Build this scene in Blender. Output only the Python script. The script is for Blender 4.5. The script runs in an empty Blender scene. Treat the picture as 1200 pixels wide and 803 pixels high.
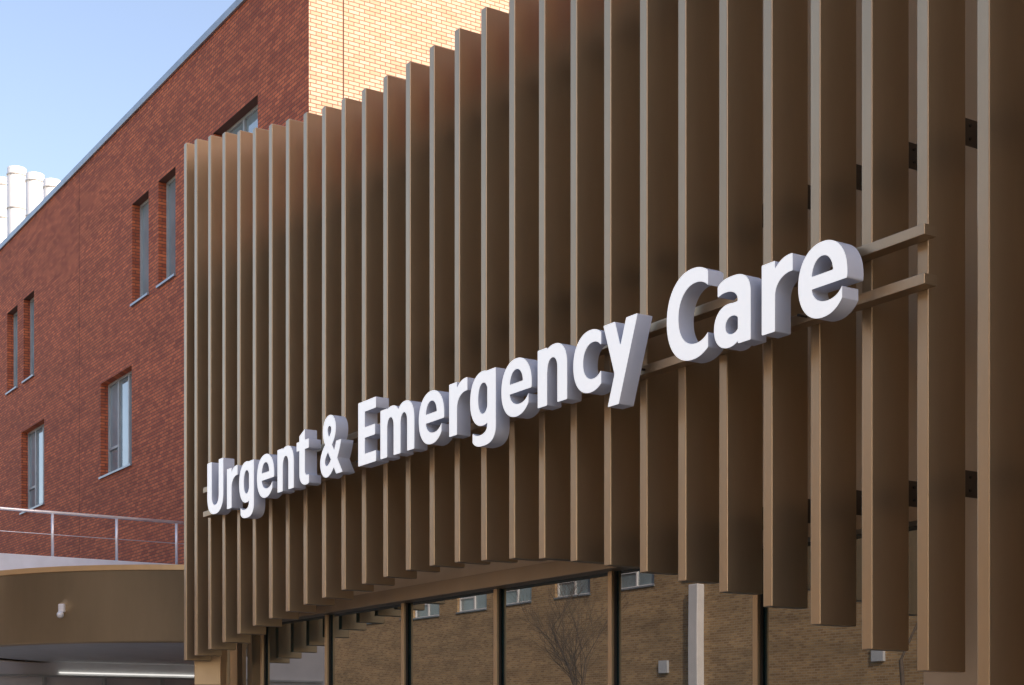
import bpy, bmesh, math, random
import numpy as np
from mathutils import Vector, Matrix
random.seed(4)
scene=bpy.context.scene
H=1.6  # eye height

# ---------------------------------------------------------------- materials
def new_mat(name):
    m=bpy.data.materials.new(name); m.use_nodes=True
    nt=m.node_tree; b=nt.nodes['Principled BSDF']
    return m,nt,b
def ramp(nt,fac,stops):
    r=nt.nodes.new('ShaderNodeValToRGB')
    els=r.color_ramp.elements
    while len(els)<len(stops): els.new(0.5)
    for e,(p,c) in zip(els,stops): e.position=p; e.color=(*c,1)
    nt.links.new(fac,r.inputs[0]); return r.outputs[0]
def noise(nt,scale,detail=4,vec=None,rough=0.55):
    n=nt.nodes.new('ShaderNodeTexNoise'); n.inputs['Scale'].default_value=scale
    n.inputs['Detail'].default_value=detail; n.inputs['Roughness'].default_value=rough
    if vec is None:
        tc=nt.nodes.new('ShaderNodeTexCoord'); vec=tc.outputs['Object']
    nt.links.new(vec,n.inputs['Vector']); return n.outputs['Fac']
def bump(nt,b,h,strength,dist=0.01):
    bp=nt.nodes.new('ShaderNodeBump'); bp.inputs['Strength'].default_value=strength
    bp.inputs['Distance'].default_value=dist
    nt.links.new(h,bp.inputs['Height']); nt.links.new(bp.outputs[0],b.inputs['Normal'])
def simple(name,col,rough=0.6,metal=0,var=0.12,scale=3,bmp=0.0,ior=1.5):
    m,nt,b=new_mat(name)
    f=noise(nt,scale,5)
    c0=tuple(c*(1-var) for c in col); c1=tuple(min(1,c*(1+var)) for c in col)
    nt.links.new(ramp(nt,f,[(0.3,c0),(0.7,c1)]),b.inputs['Base Color'])
    b.inputs['Roughness'].default_value=rough; b.inputs['Metallic'].default_value=metal
    b.inputs['IOR'].default_value=ior
    if bmp: bump(nt,b,noise(nt,scale*40,3),bmp,0.002)
    return m

def bronze(name,col,rough,metal):
    m,nt,b=new_mat(name)
    tc=nt.nodes.new('ShaderNodeTexCoord')
    mp=nt.nodes.new('ShaderNodeMapping'); mp.inputs['Scale'].default_value=(2.2,2.2,0.5)
    nt.links.new(tc.outputs['Object'],mp.inputs[0])
    f=noise(nt,1.6,6,mp.outputs[0],0.65)
    nt.links.new(ramp(nt,f,[(0.3,tuple(c*0.95 for c in col)),(0.72,tuple(c*1.05 for c in col))]),b.inputs['Base Color'])
    r=nt.nodes.new('ShaderNodeMapRange'); r.inputs[3].default_value=rough-0.05; r.inputs[4].default_value=rough+0.06
    nt.links.new(noise(nt,4,5),r.inputs[0]); nt.links.new(r.outputs[0],b.inputs['Roughness'])
    b.inputs['Metallic'].default_value=metal
    bump(nt,b,noise(nt,350,2),0.08,0.001)
    return m
M_fin=bronze('bronze_anodised_metal',(0.475,0.355,0.22),0.36,0.8)
M_can=bronze('bronze_canopy_metal',(0.56,0.41,0.235),0.32,0.7)
M_mull=bronze('bronze_mullion',(0.30,0.225,0.145),0.42,0.6)
M_back=bronze('bronze_backing_panel',(0.50,0.38,0.245),0.5,0.2)
M_dark=simple('dark_bracket_steel',(0.05,0.042,0.034),0.5,0.4)
M_brk=simple('bronze_bracket_plate',(0.10,0.078,0.055),0.5,0.3)

def brick(name,c1,c2,mortar,bw=0.225,bh=0.075,ms=0.010,big=0.25,smooth=0.3):
    m,nt,b=new_mat(name)
    tc=nt.nodes.new('ShaderNodeTexCoord'); sp=nt.nodes.new('ShaderNodeSeparateXYZ')
    nt.links.new(tc.outputs['Object'],sp.inputs[0])
    ad=nt.nodes.new('ShaderNodeMath'); ad.operation='ADD'
    nt.links.new(sp.outputs[0],ad.inputs[0]); nt.links.new(sp.outputs[1],ad.inputs[1])
    cb=nt.nodes.new('ShaderNodeCombineXYZ')
    nt.links.new(ad.outputs[0],cb.inputs[0]); nt.links.new(sp.outputs[2],cb.inputs[1])
    br=nt.nodes.new('ShaderNodeTexBrick'); br.inputs['Scale'].default_value=1
    br.inputs['Brick Width'].default_value=bw; br.inputs['Row Height'].default_value=bh
    br.inputs['Mortar Size'].default_value=ms; br.inputs['Mortar Smooth'].default_value=smooth
    br.inputs['Color1'].default_value=(*c1,1); br.inputs['Color2'].default_value=(*c2,1)
    br.inputs['Mortar'].default_value=(*mortar,1)
    nt.links.new(cb.outputs[0],br.inputs['Vector'])
    mp=nt.nodes.new('ShaderNodeMapping'); mp.inputs['Scale'].default_value=(0.35,1.6,1)
    nt.links.new(cb.outputs[0],mp.inputs[0])
    f=noise(nt,1.0,7,mp.outputs[0],0.7)
    g=ramp(nt,f,[(0.25,(1-big,)*3),(0.75,(1+big*0.6,)*3)])
    mx=nt.nodes.new('ShaderNodeMix'); mx.data_type='RGBA'; mx.blend_type='MULTIPLY'; mx.inputs[0].default_value=1
    nt.links.new(br.outputs['Color'],mx.inputs[6]); nt.links.new(g,mx.inputs[7])
    nt.links.new(mx.outputs[2],b.inputs['Base Color'])
    b.inputs['Roughness'].default_value=0.85
    iv=nt.nodes.new('ShaderNodeMath'); iv.operation='SUBTRACT'; iv.inputs[0].default_value=1
    nt.links.new(br.outputs['Fac'],iv.inputs[1])
    bump(nt,b,iv.outputs[0],0.5,0.006)
    return m
M_red=brick('red_brick',(0.70,0.185,0.07),(0.40,0.088,0.04),(0.15,0.065,0.045),ms=0.010,big=0.28)
M_buff=brick('buff_brick',(0.78,0.53,0.385),(0.64,0.40,0.26),(0.25,0.13,0.08),big=0.1)
M_tan=brick('tan_stock_brick',(0.50,0.33,0.155),(0.31,0.185,0.08),(0.42,0.33,0.22),ms=0.014,big=0.45)
M_coping=simple('zinc_coping',(0.32,0.36,0.40),0.4,0.5)
M_frame=simple('grey_window_frame',(0.42,0.45,0.45),0.45)
M_white=simple('white_render',(0.70,0.71,0.72),0.6,var=0.05)
M_panel=simple('pale_grey_panel',(0.52,0.56,0.61),0.5,var=0.06)
M_flue=simple('white_flue_metal',(0.78,0.78,0.76),0.35,0.1,var=0.05)
M_steel=simple('stainless_steel',(0.75,0.77,0.8),0.35,0.5,var=0.05)
M_roof=simple('roof_membrane',(0.14,0.14,0.14),0.9)
M_joint=simple('mastic_joint',(0.09,0.035,0.025),0.9)
M_asph=simple('asphalt',(0.05,0.05,0.052),0.9,var=0.25,scale=1.5,bmp=0.5)
M_pave=simple('paving_slabs',(0.34,0.32,0.29),0.85,var=0.15,scale=2,bmp=0.3)
M_kerb=simple('kerb_stone',(0.35,0.34,0.32),0.8)
M_paint=simple('road_paint',(0.75,0.75,0.72),0.7,var=0.08)
M_ground=simple('ground_soil_grass',(0.10,0.11,0.06),0.95,var=0.3,scale=0.3)
M_bark=simple('tree_bark',(0.12,0.09,0.07),0.9,var=0.3,scale=8)

def glass(name,col,ior,rough=0.015,wob=0.02):
    m,nt,b=new_mat(name)
    nt.links.new(ramp(nt,noise(nt,0.6,3),[(0.3,tuple(c*0.7 for c in col)),(0.7,tuple(c*1.3 for c in col))]),b.inputs['Base Color'])
    b.inputs['Roughness'].default_value=rough; b.inputs['IOR'].default_value=ior
    bump(nt,b,noise(nt,0.9,1),wob,0.02)
    return m
M_glass=glass('solar_control_glass',(0.006,0.026,0.026),2.7,0.0,0.03)
M_wglass=glass('window_glass',(0.26,0.34,0.37),2.2,0.02)

mF,nt,b=new_mat('opal_acrylic_face')
b.inputs['Base Color'].default_value=(0.86,0.86,0.85,1); b.inputs['Roughness'].default_value=0.3
b.inputs['Emission Color'].default_value=(0.99,1.0,1.0,1); b.inputs['Emission Strength'].default_value=0.5
M_face=mF
M_side=simple('letter_return_aluminium',(0.62,0.65,0.72),0.45,var=0.04)
mL,nt,b=new_mat('led_strip'); b.inputs['Emission Color'].default_value=(1,0.97,0.9,1); b.inputs['Emission Strength'].default_value=1.0
M_led=mL

# ---------------------------------------------------------------- helpers
def empty(name):
    e=bpy.data.objects.new(name,None); scene.collection.objects.link(e); return e
def mesh_obj(name,bm,mats,parent=None,bevel=0,smooth=False):
    me=bpy.data.meshes.new(name); bm.normal_update(); bm.to_mesh(me); bm.free()
    o=bpy.data.objects.new(name,me); scene.collection.objects.link(o)
    if not isinstance(mats,(list,tuple)): mats=[mats]
    for m in mats: me.materials.append(m)
    if parent: o.parent=parent
    if smooth:
        for p in me.polygons: p.use_smooth=True
    if bevel:
        md=o.modifiers.new('bevel','BEVEL'); md.width=bevel; md.segments=2; md.limit_method='ANGLE'
    return o
def bbox(bm,x0,x1,y0,y1,z0,z1,mi=0,M=None):
    vs=[Vector((x,y,z)) for x in (x0,x1) for y in (y0,y1) for z in (z0,z1)]
    if M: vs=[M@v for v in vs]
    v=[bm.verts.new(p) for p in vs]
    for f in ((0,1,3,2),(4,6,7,5),(0,4,5,1),(2,3,7,6),(0,2,6,4),(1,5,7,3)):
        fc=bm.faces.new([v[i] for i in f]); fc.material_index=mi
def box(name,x0,x1,y0,y1,z0,z1,mat,parent=None,bevel=0):
    bm=bmesh.new(); bbox(bm,x0,x1,y0,y1,z0,z1); return mesh_obj(name,bm,mat,parent,bevel)
def cyl(bm,p0,p1,r0,r1,n=16,cap=True,mi=0):
    p0=Vector(p0);p1=Vector(p1); d=(p1-p0).normalized()
    a=d.orthogonal().normalized(); c=d.cross(a)
    r=[]
    for p,rr in ((p0,r0),(p1,r1)):
        r.append([bm.verts.new(p+(a*math.cos(2*math.pi*k/n)+c*math.sin(2*math.pi*k/n))*rr) for k in range(n)])
    for k in range(n):
        f=bm.faces.new((r[0][k],r[0][(k+1)%n],r[1][(k+1)%n],r[1][k])); f.smooth=True; f.material_index=mi
    if cap:
        bm.faces.new(r[0][::-1]); bm.faces.new(r[1])
def wall_openings(bm,x0,x1,z0,z1,y,ops,depth,sgn=1,mi=0):
    """wall in plane Y=y; openings (xa,xb,za,zb); reveals go to y+sgn*depth"""
    xs=sorted({x0,x1,*[o[0] for o in ops],*[o[1] for o in ops]})
    zs=sorted({z0,z1,*[o[2] for o in ops],*[o[3] for o in ops]})
    def q(pts):
        f=bm.faces.new([bm.verts.new(p) for p in pts]); f.material_index=mi
    for i in range(len(xs)-1):
        for j in range(len(zs)-1):
            cx=(xs[i]+xs[i+1])/2; cz=(zs[j]+zs[j+1])/2
            if any(o[0]<cx<o[1] and o[2]<cz<o[3] for o in ops): continue
            p=[(xs[i],y,zs[j]),(xs[i+1],y,zs[j]),(xs[i+1],y,zs[j+1]),(xs[i],y,zs[j+1])]
            q(p if sgn>0 else p[::-1])
    Y=y+sgn*depth
    for a,b_,c,d in ops:
        q([(a,y,c),(a,Y,c),(a,Y,d),(a,y,d)]); q([(b_,y,c),(b_,y,d),(b_,Y,d),(b_,Y,c)])
        q([(a,y,d),(a,Y,d),(b_,Y,d),(b_,y,d)]); q([(a,y,c),(b_,y,c),(b_,Y,c),(a,Y,c)])
def windows(parent,ops,y,sgn,depth,splits,fm,gm,prefix='window'):
    bf=bmesh.new(); bg=bmesh.new(); bs=bmesh.new()
    for (a,b_,c,d),n in zip(ops,splits):
        Y0=y+sgn*(depth-0.09); Y1=y+sgn*(depth-0.01)
        ya,yb=min(Y0,Y1),max(Y0,Y1); w=0.06
        bbox(bf,a,a+w,ya,yb,c,d); bbox(bf,b_-w,b_,ya,yb,c,d)
        bbox(bf,a+w,b_-w,ya,yb,c,c+w); bbox(bf,a+w,b_-w,ya,yb,d-w,d)
        for k in range(1,n):
            xx=a+(b_-a)*k/n
            bbox(bf,xx-0.04,xx+0.04,ya+0.002,yb,c+w,d-w)
        if n>1:
            zz=c+(d-c)*0.3
            xx=a+(b_-a)/n
            bbox(bf,a+w,xx-0.04,ya+0.004,yb,zz-0.03,zz+0.03)
        Yg=y+sgn*(depth-0.04)
        v=[bg.verts.new(p) for p in [(a+0.01,Yg,c+0.01),(b_-0.01,Yg,c+0.01),(b_-0.01,Yg,d-0.01),(a+0.01,Yg,d-0.01)]]
        bg.faces.new(v if sgn>0 else v[::-1])
        s0,s1=sorted((y-sgn*0.05,y+sgn*(depth-0.1)))
        bbox(bs,a-0.03,b_+0.03,s0,s1,c-0.045,c+0.004)
    mesh_obj(prefix+'_frames',bf,fm,parent); mesh_obj(prefix+'_panes',bg,gm,parent)
    mesh_obj(prefix+'_sills',bs,M_coping,parent)

# ---------------------------------------------------------------- red brick hospital block
RB=empty('red_brick_hospital_block')
XC=-26.06; YB=12.3; ROOF=H+14.9
up=(H+10.39,H+12.80); lo=(H+6.585,H+8.955)
ops=[];spl=[]
for k in range(4):
    s=-11.3*k
    for a,b_ in ((-35.9,-34.75),(-34.1,-33.0)):
        ops.append((a+s,b_+s,*up)); spl.append(1)
ops.append((-30.76,-28.42,*up)); spl.append(2)
for x in (-31.0,-38.29,-45.64,-52.9,-60.2,-67.5):
    ops.append((x,x+2.35,*lo)); spl.append(3)
bm=bmesh.new(); wall_openings(bm,-85,XC,0,ROOF,YB,ops,0.28)
mesh_obj('street_wall',bm,M_red,RB)
windows(RB,ops,YB,1,0.28,spl,M_frame,M_wglass)
bm=bmesh.new()
v=[bm.verts.new(p) for p in [(XC,YB,0),(XC,45,0),(XC,45,ROOF),(XC,YB,ROOF)]]; bm.faces.new(v)
mesh_obj('gable_wall',bm,M_buff,RB)
bm=bmesh.new(); bbox(bm,-85,XC-0.3,44.7,45,0,ROOF-0.002); bbox(bm,-85,-84.7,YB+0.3,44.7,0,ROOF-0.002)
mesh_obj('rear_walls',bm,M_red,RB)
box('roof_deck',-84.7,XC-0.02,YB+0.3,44.7,ROOF-0.6,ROOF-0.4,M_roof,RB)
bm=bmesh.new(); bbox(bm,-85,XC+0.06,YB-0.06,YB+0.35,ROOF,ROOF+0.16); bbox(bm,XC-0.35,XC+0.06,YB+0.35,45,ROOF,ROOF+0.16)
mesh_obj('coping',bm,M_coping,RB,0.01)
bm=bmesh.new()
for x in (-40.06,-52.0,-64): bbox(bm,x-0.012,x+0.012,YB-0.003,YB+0.02,0,ROOF-0.01)
bbox(bm,XC-0.02,XC+0.003,13.0,13.024,0,ROOF-0.01)
mesh_obj('movement_joints',bm,M_joint,RB)

# flues on roof
FL=empty('roof_flue_stack')
bm=bmesh.new()
for x,y,r,z in ((-62.0,16,0.33,H+22.1),(-60.0,16,0.36,H+21.9),(-57.5,16,0.33,H+20.9),(-55.3,16,0.31,H+20.0)):
    cyl(bm,(x,y,ROOF-0.6),(x,y,z),r,r,28)
    for q in (0.3,1.6,3.0): cyl(bm,(x,y,z-q),(x,y,z-q+0.07),r+0.025,r+0.025,28)
bbox(bm,-62.5,-54.8,16.5,16.7,ROOF-0.6,ROOF+0.5)
mesh_obj('flue_pipes',bm,M_flue,FL)

# ---------------------------------------------------------------- entrance pavilion with fins
PV=empty('emergency_entrance_building')
tops={12:7.01,13:7.00,14:7.02,15:7.04,16:7.08,17:7.12,18:7.19,19:7.27,20:7.37,21:7.46,22:7.57,23:7.69,24:7.82,25:7.965,26:8.09,27:8.205,28:8.28}
bots=[0.26,.44,.606,.808,.973,1.12,1.249,1.363,1.467,1.551,1.623,1.672,1.7035,1.734,1.747,1.748,1.722,1.69,1.665,1.614,1.574,1.527,1.475,1.415,1.342,1.258,1.191,1.132,1.08]
FY=7.76; FW=0.365; FT=0.095
bm=bmesh.new(); bk=bmesh.new(); bo=bmesh.new()
for i in range(-8,29):
    x=-6.594-0.5*i
    if i==28: x=-20.49
    t=tops.get(i, 7.0+0.0055*(i-12.5)**2)
    bt=bots[i] if i>=0 else max(-0.6,0.26+0.19*i)
    bbox(bm,x,x+FT,FY,FY+FW,H+bt,H+t)
    for z in (1.72,4.1,6.3):
        if z-0.2>bt:
            bbox(bk,x+0.02,x+0.032,FY+FW-0.002,8.44,H+z-0.09,H+z+0.09)
            bbox(bk,x+0.032,x+0.08,8.40,8.44,H+z-0.09,H+z+0.09)
            for dz in (-0.045,0.045):
                cyl(bo,(x+0.032,8.24,H+z+dz),(x+0.042,8.24,H+z+dz),0.010,0.010,8)
for (x,y,a,b0,t) in ((-20.75,8.02,25,0.75,8.25),(-20.98,8.3,50,0.5,8.2),(-21.1,8.65,75,0.3,8.15),(-21.12,9.1,90,0.2,8.1)):
    Mx=Matrix.Translation((x,y,0))@Matrix.Rotation(-math.radians(a),4,'Z')
    bbox(bm,0,FT,0,FW,H+b0,H+t,0,Mx)
mesh_obj('vertical_fins',bm,M_fin,PV,0.007)
mesh_obj('fin_brackets',bk,M_brk,PV); mesh_obj('bracket_bolts',bo,M_dark,PV)
HB=H+1.55
box('backing_wall',-20.3,8,8.46,8.75,H+1.71,H+6.75,M_back,PV)
box('window_head_beam',-20.3,-7.6,8.36,8.7,HB,H+1.705,M_mull,PV,0.004)
box('metal_clad_column',-7.6,8,8.38,8.9,0,H+1.706,M_back,PV,0.004)
rg=random.Random(9)
xe=[-20.3,-19.5,-17.5,-15.5,-13.5,-11.5,-9.5,-7.61]
bm=bmesh.new()
for a,b_ in zip(xe,xe[1:]):
    t1,t2=rg.uniform(-.004,.004),rg.uniform(-.004,.004)
    v=[bm.verts.new(p) for p in ((a,8.55+t1,0.2),(b_,8.55+t2,0.2),(b_,8.55+t2,HB+0.02),(a,8.55+t1,HB+0.02))]
    bm.faces.new(v)
mesh_obj('glazing',bm,M_glass,PV)
box('plinth',-20.3,-7.61,8.42,8.7,0,0.2,M_mull,PV)
bm=bmesh.new()
for k in range(6):
    x=-9.53-2*k
    bbox(bm,x,x+0.06,8.49,8.54,0.2,HB)
bbox(bm,-20.3,-7.61,8.51,8.539,0.9,0.96)
mesh_obj('mullions',bm,M_fin,PV,0.003)
bm=bmesh.new()
for k in range(6):
    x=-9.53-2*k
    bbox(bm,x-0.012,x,8.52,8.541,0.2,HB); bbox(bm,x+0.06,x+0.072,8.52,8.541,0.2,HB)
mesh_obj('glazing_gaskets',bm,M_dark,PV)
box('building_body',-20.3,8,8.752,28,0.0,H+6.5,M_roof,PV)
# wing-shaped sun blocker (added outside the view; it shades the fins from the low sun)
TW=empty('added_sun_blocker')
ops=[(x,x+2.0,z,z+1.8) for x in (-7.5,-4,-0.5,3) for z in (10.2,13.6,17.0)]
bm=bmesh.new(); wall_openings(bm,-9,8,H+6.51,19.6,10.2,ops,0.2)
bbox(bm,-9,8,10.45,24,H+6.51,19.55)
mesh_obj('brick_walls',bm,M_red,TW); windows(TW,ops,10.2,1,0.2,[2]*len(ops),M_frame,M_wglass)

# ---------------------------------------------------------------- sign
SG=empty('illuminated_building_sign')
bm=bmesh.new()
for z in (3.303,2.982):
    bbox(bm,-19.47,-6.92,7.64,7.755,H+z-0.036,H+z+0.036)
mesh_obj('support_rails',bm,M_fin,SG,0.004)

# glyphs drawn as implicit shapes (cap height 1) and traced to outlines
def rect(x0,x1,y0,y1): return lambda X,Y: np.minimum(np.minimum(X-x0,x1-X),np.minimum(Y-y0,y1-Y))
def ell(cx,cy,rx,ry,p=2.15): return lambda X,Y: (1-((np.abs(X-cx)/rx)**p+(np.abs(Y-cy)/ry)**p)**(1/p))*min(rx,ry)
def U(*f): return lambda X,Y: np.max([g(X,Y) for g in f],axis=0)
def I(*f): return lambda X,Y: np.min([g(X,Y) for g in f],axis=0)
def D(a,*f): return lambda X,Y: np.min([a(X,Y)]+[-g(X,Y) for g in f],axis=0)
def poly(pts):
    pts=[np.array(p,float) for p in pts]
    A=sum(pts[i][0]*pts[(i+1)%len(pts)][1]-pts[(i+1)%len(pts)][0]*pts[i][1] for i in range(len(pts)))
    if A<0: pts=pts[::-1]
    def f(X,Y):
        r=None
        for i in range(len(pts)):
            a=pts[i];b=pts[(i+1)%len(pts)];e=b-a;L=np.hypot(*e)
            d=(e[0]*(Y-a[1])-e[1]*(X-a[0]))/L
            r=d if r is None else np.minimum(r,d)
        return r
    return f
G={}
G['U']=(.72,.075,.075,U(rect(0,.195,.34,1),rect(.525,.72,.34,1),I(D(ell(.36,.36,.36,.373,2.35),ell(.36,.36,.165,.21,2.3)),rect(-1,2,-1,.345))))
G['E']=(.54,.08,.045,U(rect(0,.195,0,1),rect(.1,.54,0,.16),rect(.1,.54,.84,1),rect(.1,.51,.425,.58)))
G['C']=(.70,.05,.03,D(I(ell(.44,.5,.44,.515),rect(-1,.70,-1,2)),ell(.50,.5,.305,.352)))
G['c']=(.535,.04,.025,D(I(ell(.33,.3725,.33,.3855),rect(-1,.535,-1,2)),ell(.385,.3725,.20,.235)))
G['e']=(.67,.04,.04,D(ell(.335,.3725,.335,.3855),I(ell(.335,.40,.155,.225),rect(-1,2,.43,2)),I(U(ell(.405,.33,.225,.195),rect(.60,2,-1,.31)),rect(-1,2,-1,.31))))
G['a']=(.575,.04,.07,U(rect(.385,.575,0,.50),
    I(D(ell(.285,.49,.29,.268,2.6),ell(.185,.475,.20,.135)),rect(.06,2,.472,2)),
    D(U(ell(.235,.225,.235,.238),rect(.22,.45,.33,.457)),ell(.29,.222,.115,.105))))
G['r']=(.45,.07,.01,U(rect(0,.19,0,.745),I(D(ell(.42,.40,.30,.358),ell(.44,.37,.25,.215)),rect(-1,.45,.36,2))))
def arch(o,i): return I(D(o,i),rect(-1,2,.43,2))
G['n']=(.605,.07,.065,U(rect(0,.19,0,.745),rect(.415,.605,0,.44),arch(ell(.345,.44,.26,.318,2.3),ell(.305,.44,.11,.165))))
G['m']=(.97,.07,.065,U(rect(0,.19,0,.745),rect(.39,.58,0,.44),rect(.78,.97,0,.44),
    arch(ell(.33,.44,.25,.318,2.3),ell(.29,.44,.10,.165)),arch(ell(.72,.44,.25,.318,2.3),ell(.68,.44,.10,.165))))
G['t']=(.43,.02,.03,U(I(rect(.10,.29,.19,.95),poly([(-.5,-1),(1,-1),(1,1.267),(-.5,.556)])),rect(0,.43,.60,.745),
    I(D(ell(.34,.20,.24,.213),ell(.385,.23,.095,.095),rect(.385,1,.135,.5)),rect(-1,.435,-1,.2))))
G['g']=(.605,.04,.07,U(D(ell(.30,.385,.30,.373),ell(.31,.385,.125,.225)),rect(.415,.605,-.02,.745),
    I(D(ell(.31,-.02,.295,.253,2.6),ell(.225,-.01,.19,.115)),rect(.06,2,-1,-.01))))
G['y']=(.615,.0,.0,U(poly([(.42,.745),(.615,.745),(.275,-.265),(.08,-.265)]),poly([(0,.745),(.205,.745),(.38,.2),(.32,-.02),(.235,.02)])))

def trace(f,x0,x1,y0,y1,h=0.0125):
    xs=np.arange(x0,x1+h,h)+0.0003; ys=np.arange(y0,y1+h,h)+0.0003
    X,Y=np.meshgrid(xs,ys,indexing='ij'); V=f(X,Y)+0.005; V[np.abs(V)<1e-7]=1e-7
    nxt={}; pt={}
    def ev(i,j,k):
        key=(i,j,k)
        if key not in pt:
            i2,j2=(i+1,j) if k==0 else (i,j+1)
            a,b=V[i,j],V[i2,j2]; t=a/(a-b)
            pt[key]=(xs[i]+(xs[i2]-xs[i])*t, ys[j]+(ys[j2]-ys[j])*t)
        return key
    S=V>0
    for i in range(len(xs)-1):
        for j in range(len(ys)-1):
            c=(S[i,j],S[i+1,j],S[i+1,j+1],S[i,j+1])
            if all(c) or not any(c): continue
            E=[(i,j,0),(i+1,j,1),(i,j+1,0),(i,j,1)]
            cr=[(k,c[k],c[(k+1)%4]) for k in range(4) if c[k]!=c[(k+1)%4]]
            outs=[k for k,a,b in cr if a and not b]; ins=[k for k,a,b in cr if b and not a]
            for o_ in outs:
                k=(o_-1)%4
                while k not in ins: k=(k-1)%4
                nxt[ev(*E[o_])]=ev(*E[k])
    loops=[]; used=set()
    for s in list(nxt):
        if s in used: continue
        L=[];k=s
        while k not in used and k in nxt:
            used.add(k); L.append(pt[k]); k=nxt[k]
        if len(L)>6: loops.append(L)
    out=[]
    for L in loops:
        R=[]
        n=len(L)
        for i in range(n):
            a=np.array(L[i-1]);b=np.array(L[i]);c=np.array(L[(i+1)%n])
            cr=(b-a)[0]*(c-b)[1]-(b-a)[1]*(c-b)[0]
            if abs(cr)>1e-8: R.append(L[i])
        if len(R)>2: out.append(R)
    return out
LOOPS={k:trace(v[3],-.06,v[0]+.06,-.32,1.08) for k,v in G.items()}

BASE=H+2.868; CAP=0.66
def curve_to_mesh(cu):
    o=bpy.data.objects.new('t',cu); scene.collection.objects.link(o)
    bpy.context.view_layer.update()
    me=bpy.data.meshes.new_from_object(o.evaluated_get(bpy.context.evaluated_depsgraph_get()))
    bpy.data.objects.remove(o); return me
def finish(me,name,x0,x1,sy,y0=0):
    xs=[v.co.x for v in me.vertices]; a,b_=min(xs),max(xs); sx=(x1-x0)/(b_-a)
    for v in me.vertices:
        x,y,z=v.co
        v.co=(x0+(x-a)*sx, 7.495-z*0.15, BASE+(y-y0)*sy)
    me.name=name
    me.materials.clear(); me.materials.append(M_side); me.materials.append(M_face)
    me.update()
    for p in me.polygons: p.material_index=1 if p.normal.y<-0.9 else 0
    o=bpy.data.objects.new(name,me); scene.collection.objects.link(o); o.parent=SG
def word(s,x0,x1,name,track=0.03):
    cu=bpy.data.curves.new('t','CURVE'); cu.dimensions='2D'; cu.fill_mode='BOTH'; cu.extrude=0.5
    x=0
    for ch in s:
        w,lb,rb,_=G[ch]; x+=lb
        for L in LOOPS[ch]:
            sp=cu.splines.new('POLY'); sp.points.add(len(L)-1); sp.use_cyclic_u=True
            for p,(px,py) in zip(sp.points,L): p.co=(px+x,py,0,1)
        x+=w+rb+track
    finish(curve_to_mesh(cu),name,x0,x1,CAP)
word('Urgent',-18.76,-15.72,'letters_urgent')
word('Emergency',-14.51,-9.68,'letters_emergency')
word('Care',-9.31,-7.39,'letters_care',0.04)
cu=bpy.data.curves.new('t','FONT'); cu.body='&'; cu.size=1; cu.offset=0.022; cu.extrude=0.5; cu.resolution_u=8
me=curve_to_mesh(cu); ys=[v.co.y for v in me.vertices]
finish(me,'ampersand',-15.43,-14.88,CAP*1.02/(max(ys)-min(ys)),min(ys)+0.01)
bm=bmesh.new()
x=-18.55
while x<-7.6:
    cyl(bm,(x,7.56,H+2.982),(x,7.645,H+2.982),0.010,0.010,8)
    x+=0.62
mesh_obj('standoff_pins',bm,M_dark,SG)

# ---------------------------------------------------------------- entrance canopy drum + terrace
CA=empty('curved_entrance_canopy')
cx,cy,R=-26.46,10.58,4.5
bm=bmesh.new(); n=160
prof=[(R-0.25,1.47),(R-0.02,1.47),(R,1.49),(R,2.56),(R+0.03,2.57),(R+0.03,2.65),(R-0.3,2.66)]
rings=[]
for k in range(n):
    a=2*math.pi*k/n
    rings.append([bm.verts.new((cx+r*math.cos(a),cy+r*math.sin(a),H+z)) for r,z in prof])
for k in range(n):
    for j in range(len(prof)-1):
        f=bm.faces.new((rings[k][j],rings[(k+1)%n][j],rings[(k+1)%n][j+1],rings[k][j+1])); f.smooth=(j==2)
mesh_obj('curved_fascia',bm,M_can,CA,0,False)
bm=bmesh.new()
for z in (1.5,2.6):
    c=[bm.verts.new((cx+(R-0.2)*math.cos(2*math.pi*k/n),cy+(R-0.2)*math.sin(2*math.pi*k/n),H+z)) for k in range(n)]
    bm.faces.new(c)
mesh_obj('soffit_and_roof',bm,M_white,CA)
SL=empty('security_light')
nx,ny=2.75/4.5,-3.56/4.5
px,py=-23.71,7.02
bm=bmesh.new()
Mx=Matrix.Translation((px,py,H+1.95))@Matrix.Rotation(math.atan2(ny,nx),4,'Z')
bbox(bm,-0.02,0.05,-0.05,0.05,-0.01,0.12,0,Mx)
mesh_obj('light_housing',bm,M_flue,SL,0.01)
bm=bmesh.new(); bmesh.ops.create_uvsphere(bm,u_segments=16,v_segments=10,radius=0.055,matrix=Matrix.Translation((px+nx*0.06,py+ny*0.06,H+1.90)))
mesh_obj('sensor_head',bm,M_flue,SL,0,True)

TB=empty('rendered_terrace_block')
box('parapet',-30.25,-30.0,2,12.29,H+2.75,H+3.54,M_panel,TB,0.01)
box('parapet_side',-46,-30.25,2,2.25,H+2.75,H+3.54,M_panel,TB,0.01)
box('terrace_deck',-46,-30.25,2.25,12.29,H+2.6,H+3.1,M_roof,TB)
box('entrance_wall',-46,-30.3,2.3,12.28,0,H+2.6,M_white,TB)
box('wall_light_strip',-30.29,-30.25,8.9,12.2,H+1.28,H+1.30,M_led,TB)
bm=bmesh.new()
for y in (6.2,7.4,8.6,9.8,11.0,12.1):
    bbox(bm,-30.3,-30.22,y-0.03,y+0.03,0,H+1.2)
bbox(bm,-30.3,-30.23,2.4,12.2,H+0.80,H+0.86)
bbox(bm,-30.3,-30.23,2.4,12.2,H+1.2,H+1.24)
mesh_obj('entrance_door_frames',bm,M_frame,TB)
bm=bmesh.new()
for y in (6.24,7.44,9.84): bbox(bm,-30.29,-30.27,y,y+1.12,0.05,H+0.80)
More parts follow.
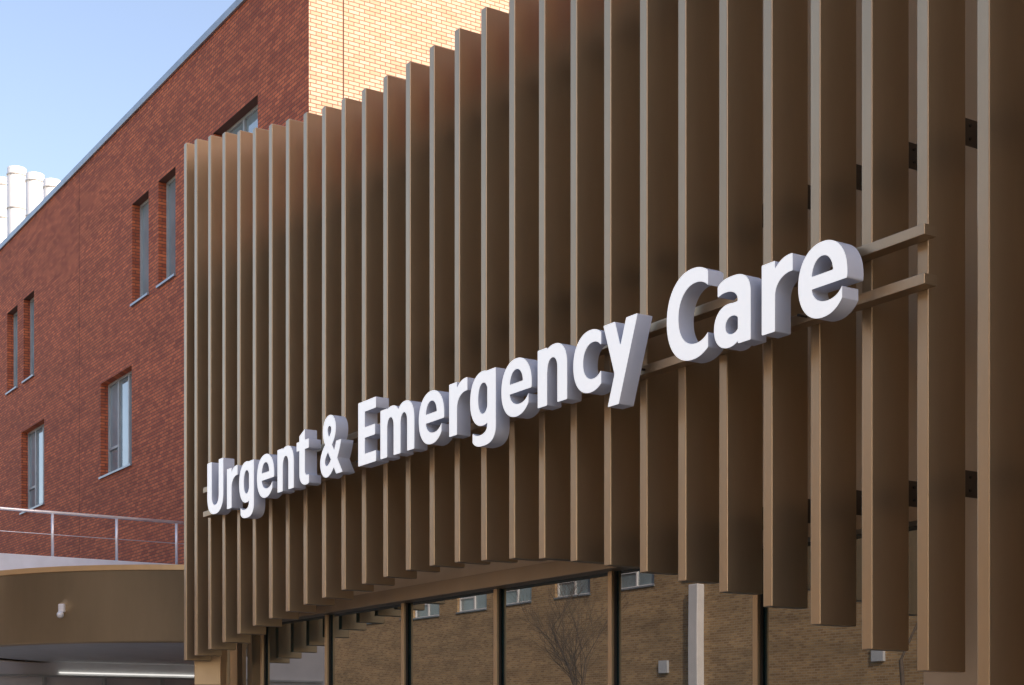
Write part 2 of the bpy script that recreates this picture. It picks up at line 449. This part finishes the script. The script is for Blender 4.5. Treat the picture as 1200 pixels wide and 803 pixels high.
mesh_obj('entrance_door_glass',bm,M_wglass,TB)

RL=empty('terrace_railing')
bm=bmesh.new()
cyl(bm,(-30.12,2.1,H+4.41),(-30.12,12.28,H+4.41),0.032,0.032,14)
for y in (2.3,3.6,4.85,6.15,7.4,8.72,10.0,11.25):
    cyl(bm,(-30.12,y,H+3.54),(-30.12,y,H+4.4),0.028,0.028,12)
for z in (3.98,): cyl(bm,(-30.12,2.1,H+z),(-30.12,12.28,H+z),0.008,0.008,6)
mesh_obj('rail_and_posts',bm,M_steel,RL)

# ---------------------------------------------------------------- opposite building (seen reflected in the glazing)
OB=empty('tan_brick_building')
ops=[];spl=[]
x=-75
while x<14:
    ops.append((x,x+2.2,6.6,8.4)); spl.append(2)
    ops.append((x,x+2.2,10.2,11.8)); spl.append(2)
    ops.append((x,x+2.2,1.2,2.9)); spl.append(2)
    x+=3.7
bm=bmesh.new(); wall_openings(bm,-80,16,0,13.5,-14,ops,0.2,-1)
bbox(bm,-80,16,-30,-14.25,0,13.4)
mesh_obj('brick_walls',bm,M_tan,OB)
windows(OB,ops,-14,-1,0.2,spl,M_white,M_wglass)
box('parapet_coping',-80.1,16.1,-14.4,-13.93,13.5,13.62,M_coping,OB)
bm=bmesh.new()
for x in (-37.2,-12): bbox(bm,x-0.22,x+0.22,-13.99,-13.7,0,6.4)
mesh_obj('white_service_risers',bm,M_white,OB,0.03)
bm=bmesh.new()
for x in (-39.2,-30.1,-24.0): bbox(bm,x,x+0.45,-13.995,-13.9,3.7,4.1)
bbox(bm,-80,16,-13.996,-13.96,9.4,9.49)
mesh_obj('wall_vents_and_bands',bm,M_panel,OB)

def tree(name,x,y,h,seed):
    rnd=random.Random(seed); bm=bmesh.new()
    def br(p,d,l,r,lv):
        segs=3
        for s in range(segs):
            q=p+d*(l/segs); r2=r*0.86
            cyl(bm,p,q,r,r2,7,False)
            p=q; r=r2
            d=(d+Vector((rnd.uniform(-.15,.15),rnd.uniform(-.15,.15),rnd.uniform(-.03,.1)))).normalized()
            if lv<5 and (s>0 or lv>0):
                k=rnd.choice((1,2))
                for _ in range(k):
                    dd=(d+Vector((rnd.uniform(-.9,.9),rnd.uniform(-.9,.9),rnd.uniform(-.1,.6)))).normalized()
                    br(p,dd,l*rnd.uniform(.55,.75),r*0.6,lv+1)
    br(Vector((x,y,0)),Vector((0,0,1)),h*0.36,h*0.008,0)
    mesh_obj(name,bm,M_bark)
tree('bare_tree',-32.4,-6,8,2); tree('bare_tree.001',-22.0,-6.5,9,7)

# ---------------------------------------------------------------- ground
box('ground',-600,600,-600,600,-0.3,-0.02,M_ground)
bm=bmesh.new(); bbox(bm,-200,100,-9,3.5,-0.02,-0.004); mesh_obj('road',bm,M_asph)
bm=bmesh.new(); bbox(bm,-200,100,3.65,60,-0.02,0.11)
bbox(bm,-200,100,-13.9,-9.15,-0.02,0.11); mesh_obj('pavement',bm,M_pave)
bm=bmesh.new(); bbox(bm,-200,100,3.5,3.648,-0.02,0.12); bbox(bm,-200,100,-9.148,-9,-0.02,0.12); mesh_obj('kerb',bm,M_kerb,None,0.01)
bm=bmesh.new(); x=-120
while x<60:
    bbox(bm,x,x+2,-2.8,-2.7,-0.004,0.0); x+=5
mesh_obj('road_markings',bm,M_paint)

# ---------------------------------------------------------------- light
EL=math.radians(30); AZ=math.radians(25)
d=Vector((math.cos(EL)*math.cos(AZ),math.cos(EL)*math.sin(AZ),math.sin(EL)))
sl=bpy.data.lights.new('sun','SUN'); sl.energy=4.8; sl.angle=math.radians(0.5); sl.color=(1,0.88,0.75)
so=bpy.data.objects.new('sun',sl); scene.collection.objects.link(so)
so.rotation_euler=d.to_track_quat('Z','Y').to_euler()
w=bpy.data.worlds.new('World'); scene.world=w; w.use_nodes=True
nt=w.node_tree; bg=nt.nodes['Background']
sk=nt.nodes.new('ShaderNodeTexSky'); sk.sky_type='NISHITA'; sk.sun_disc=False
sk.sun_elevation=EL; sk.sun_rotation=math.radians(90)-AZ
sk.air_density=1.0; sk.dust_density=2.0; sk.ozone_density=1.5
# white balance of the skylight (camera balanced for open shade)
wb=nt.nodes.new('ShaderNodeMix'); wb.data_type='RGBA'; wb.blend_type='MULTIPLY'; wb.inputs[0].default_value=1
wb.clamp_result=False
nt.links.new(sk.outputs[0],wb.inputs[6]); wb.inputs[7].default_value=(2.5,2.13,1.97,1)
nt.links.new(wb.outputs[2],bg.inputs[0]); bg.inputs[1].default_value=0.15

# ---------------------------------------------------------------- camera
cd=bpy.data.cameras.new('camera'); co=bpy.data.objects.new('camera',cd); scene.collection.objects.link(co)
cd.sensor_width=36; cd.lens=54; cd.shift_y=463.5/1200; cd.clip_end=3000; cd.clip_start=0.1
co.location=(0,0,H); co.rotation_euler=(math.radians(90),0,math.radians(57.2))
scene.camera=co
scene.view_settings.view_transform='Standard'; scene.view_settings.look='None'; scene.view_settings.exposure=0
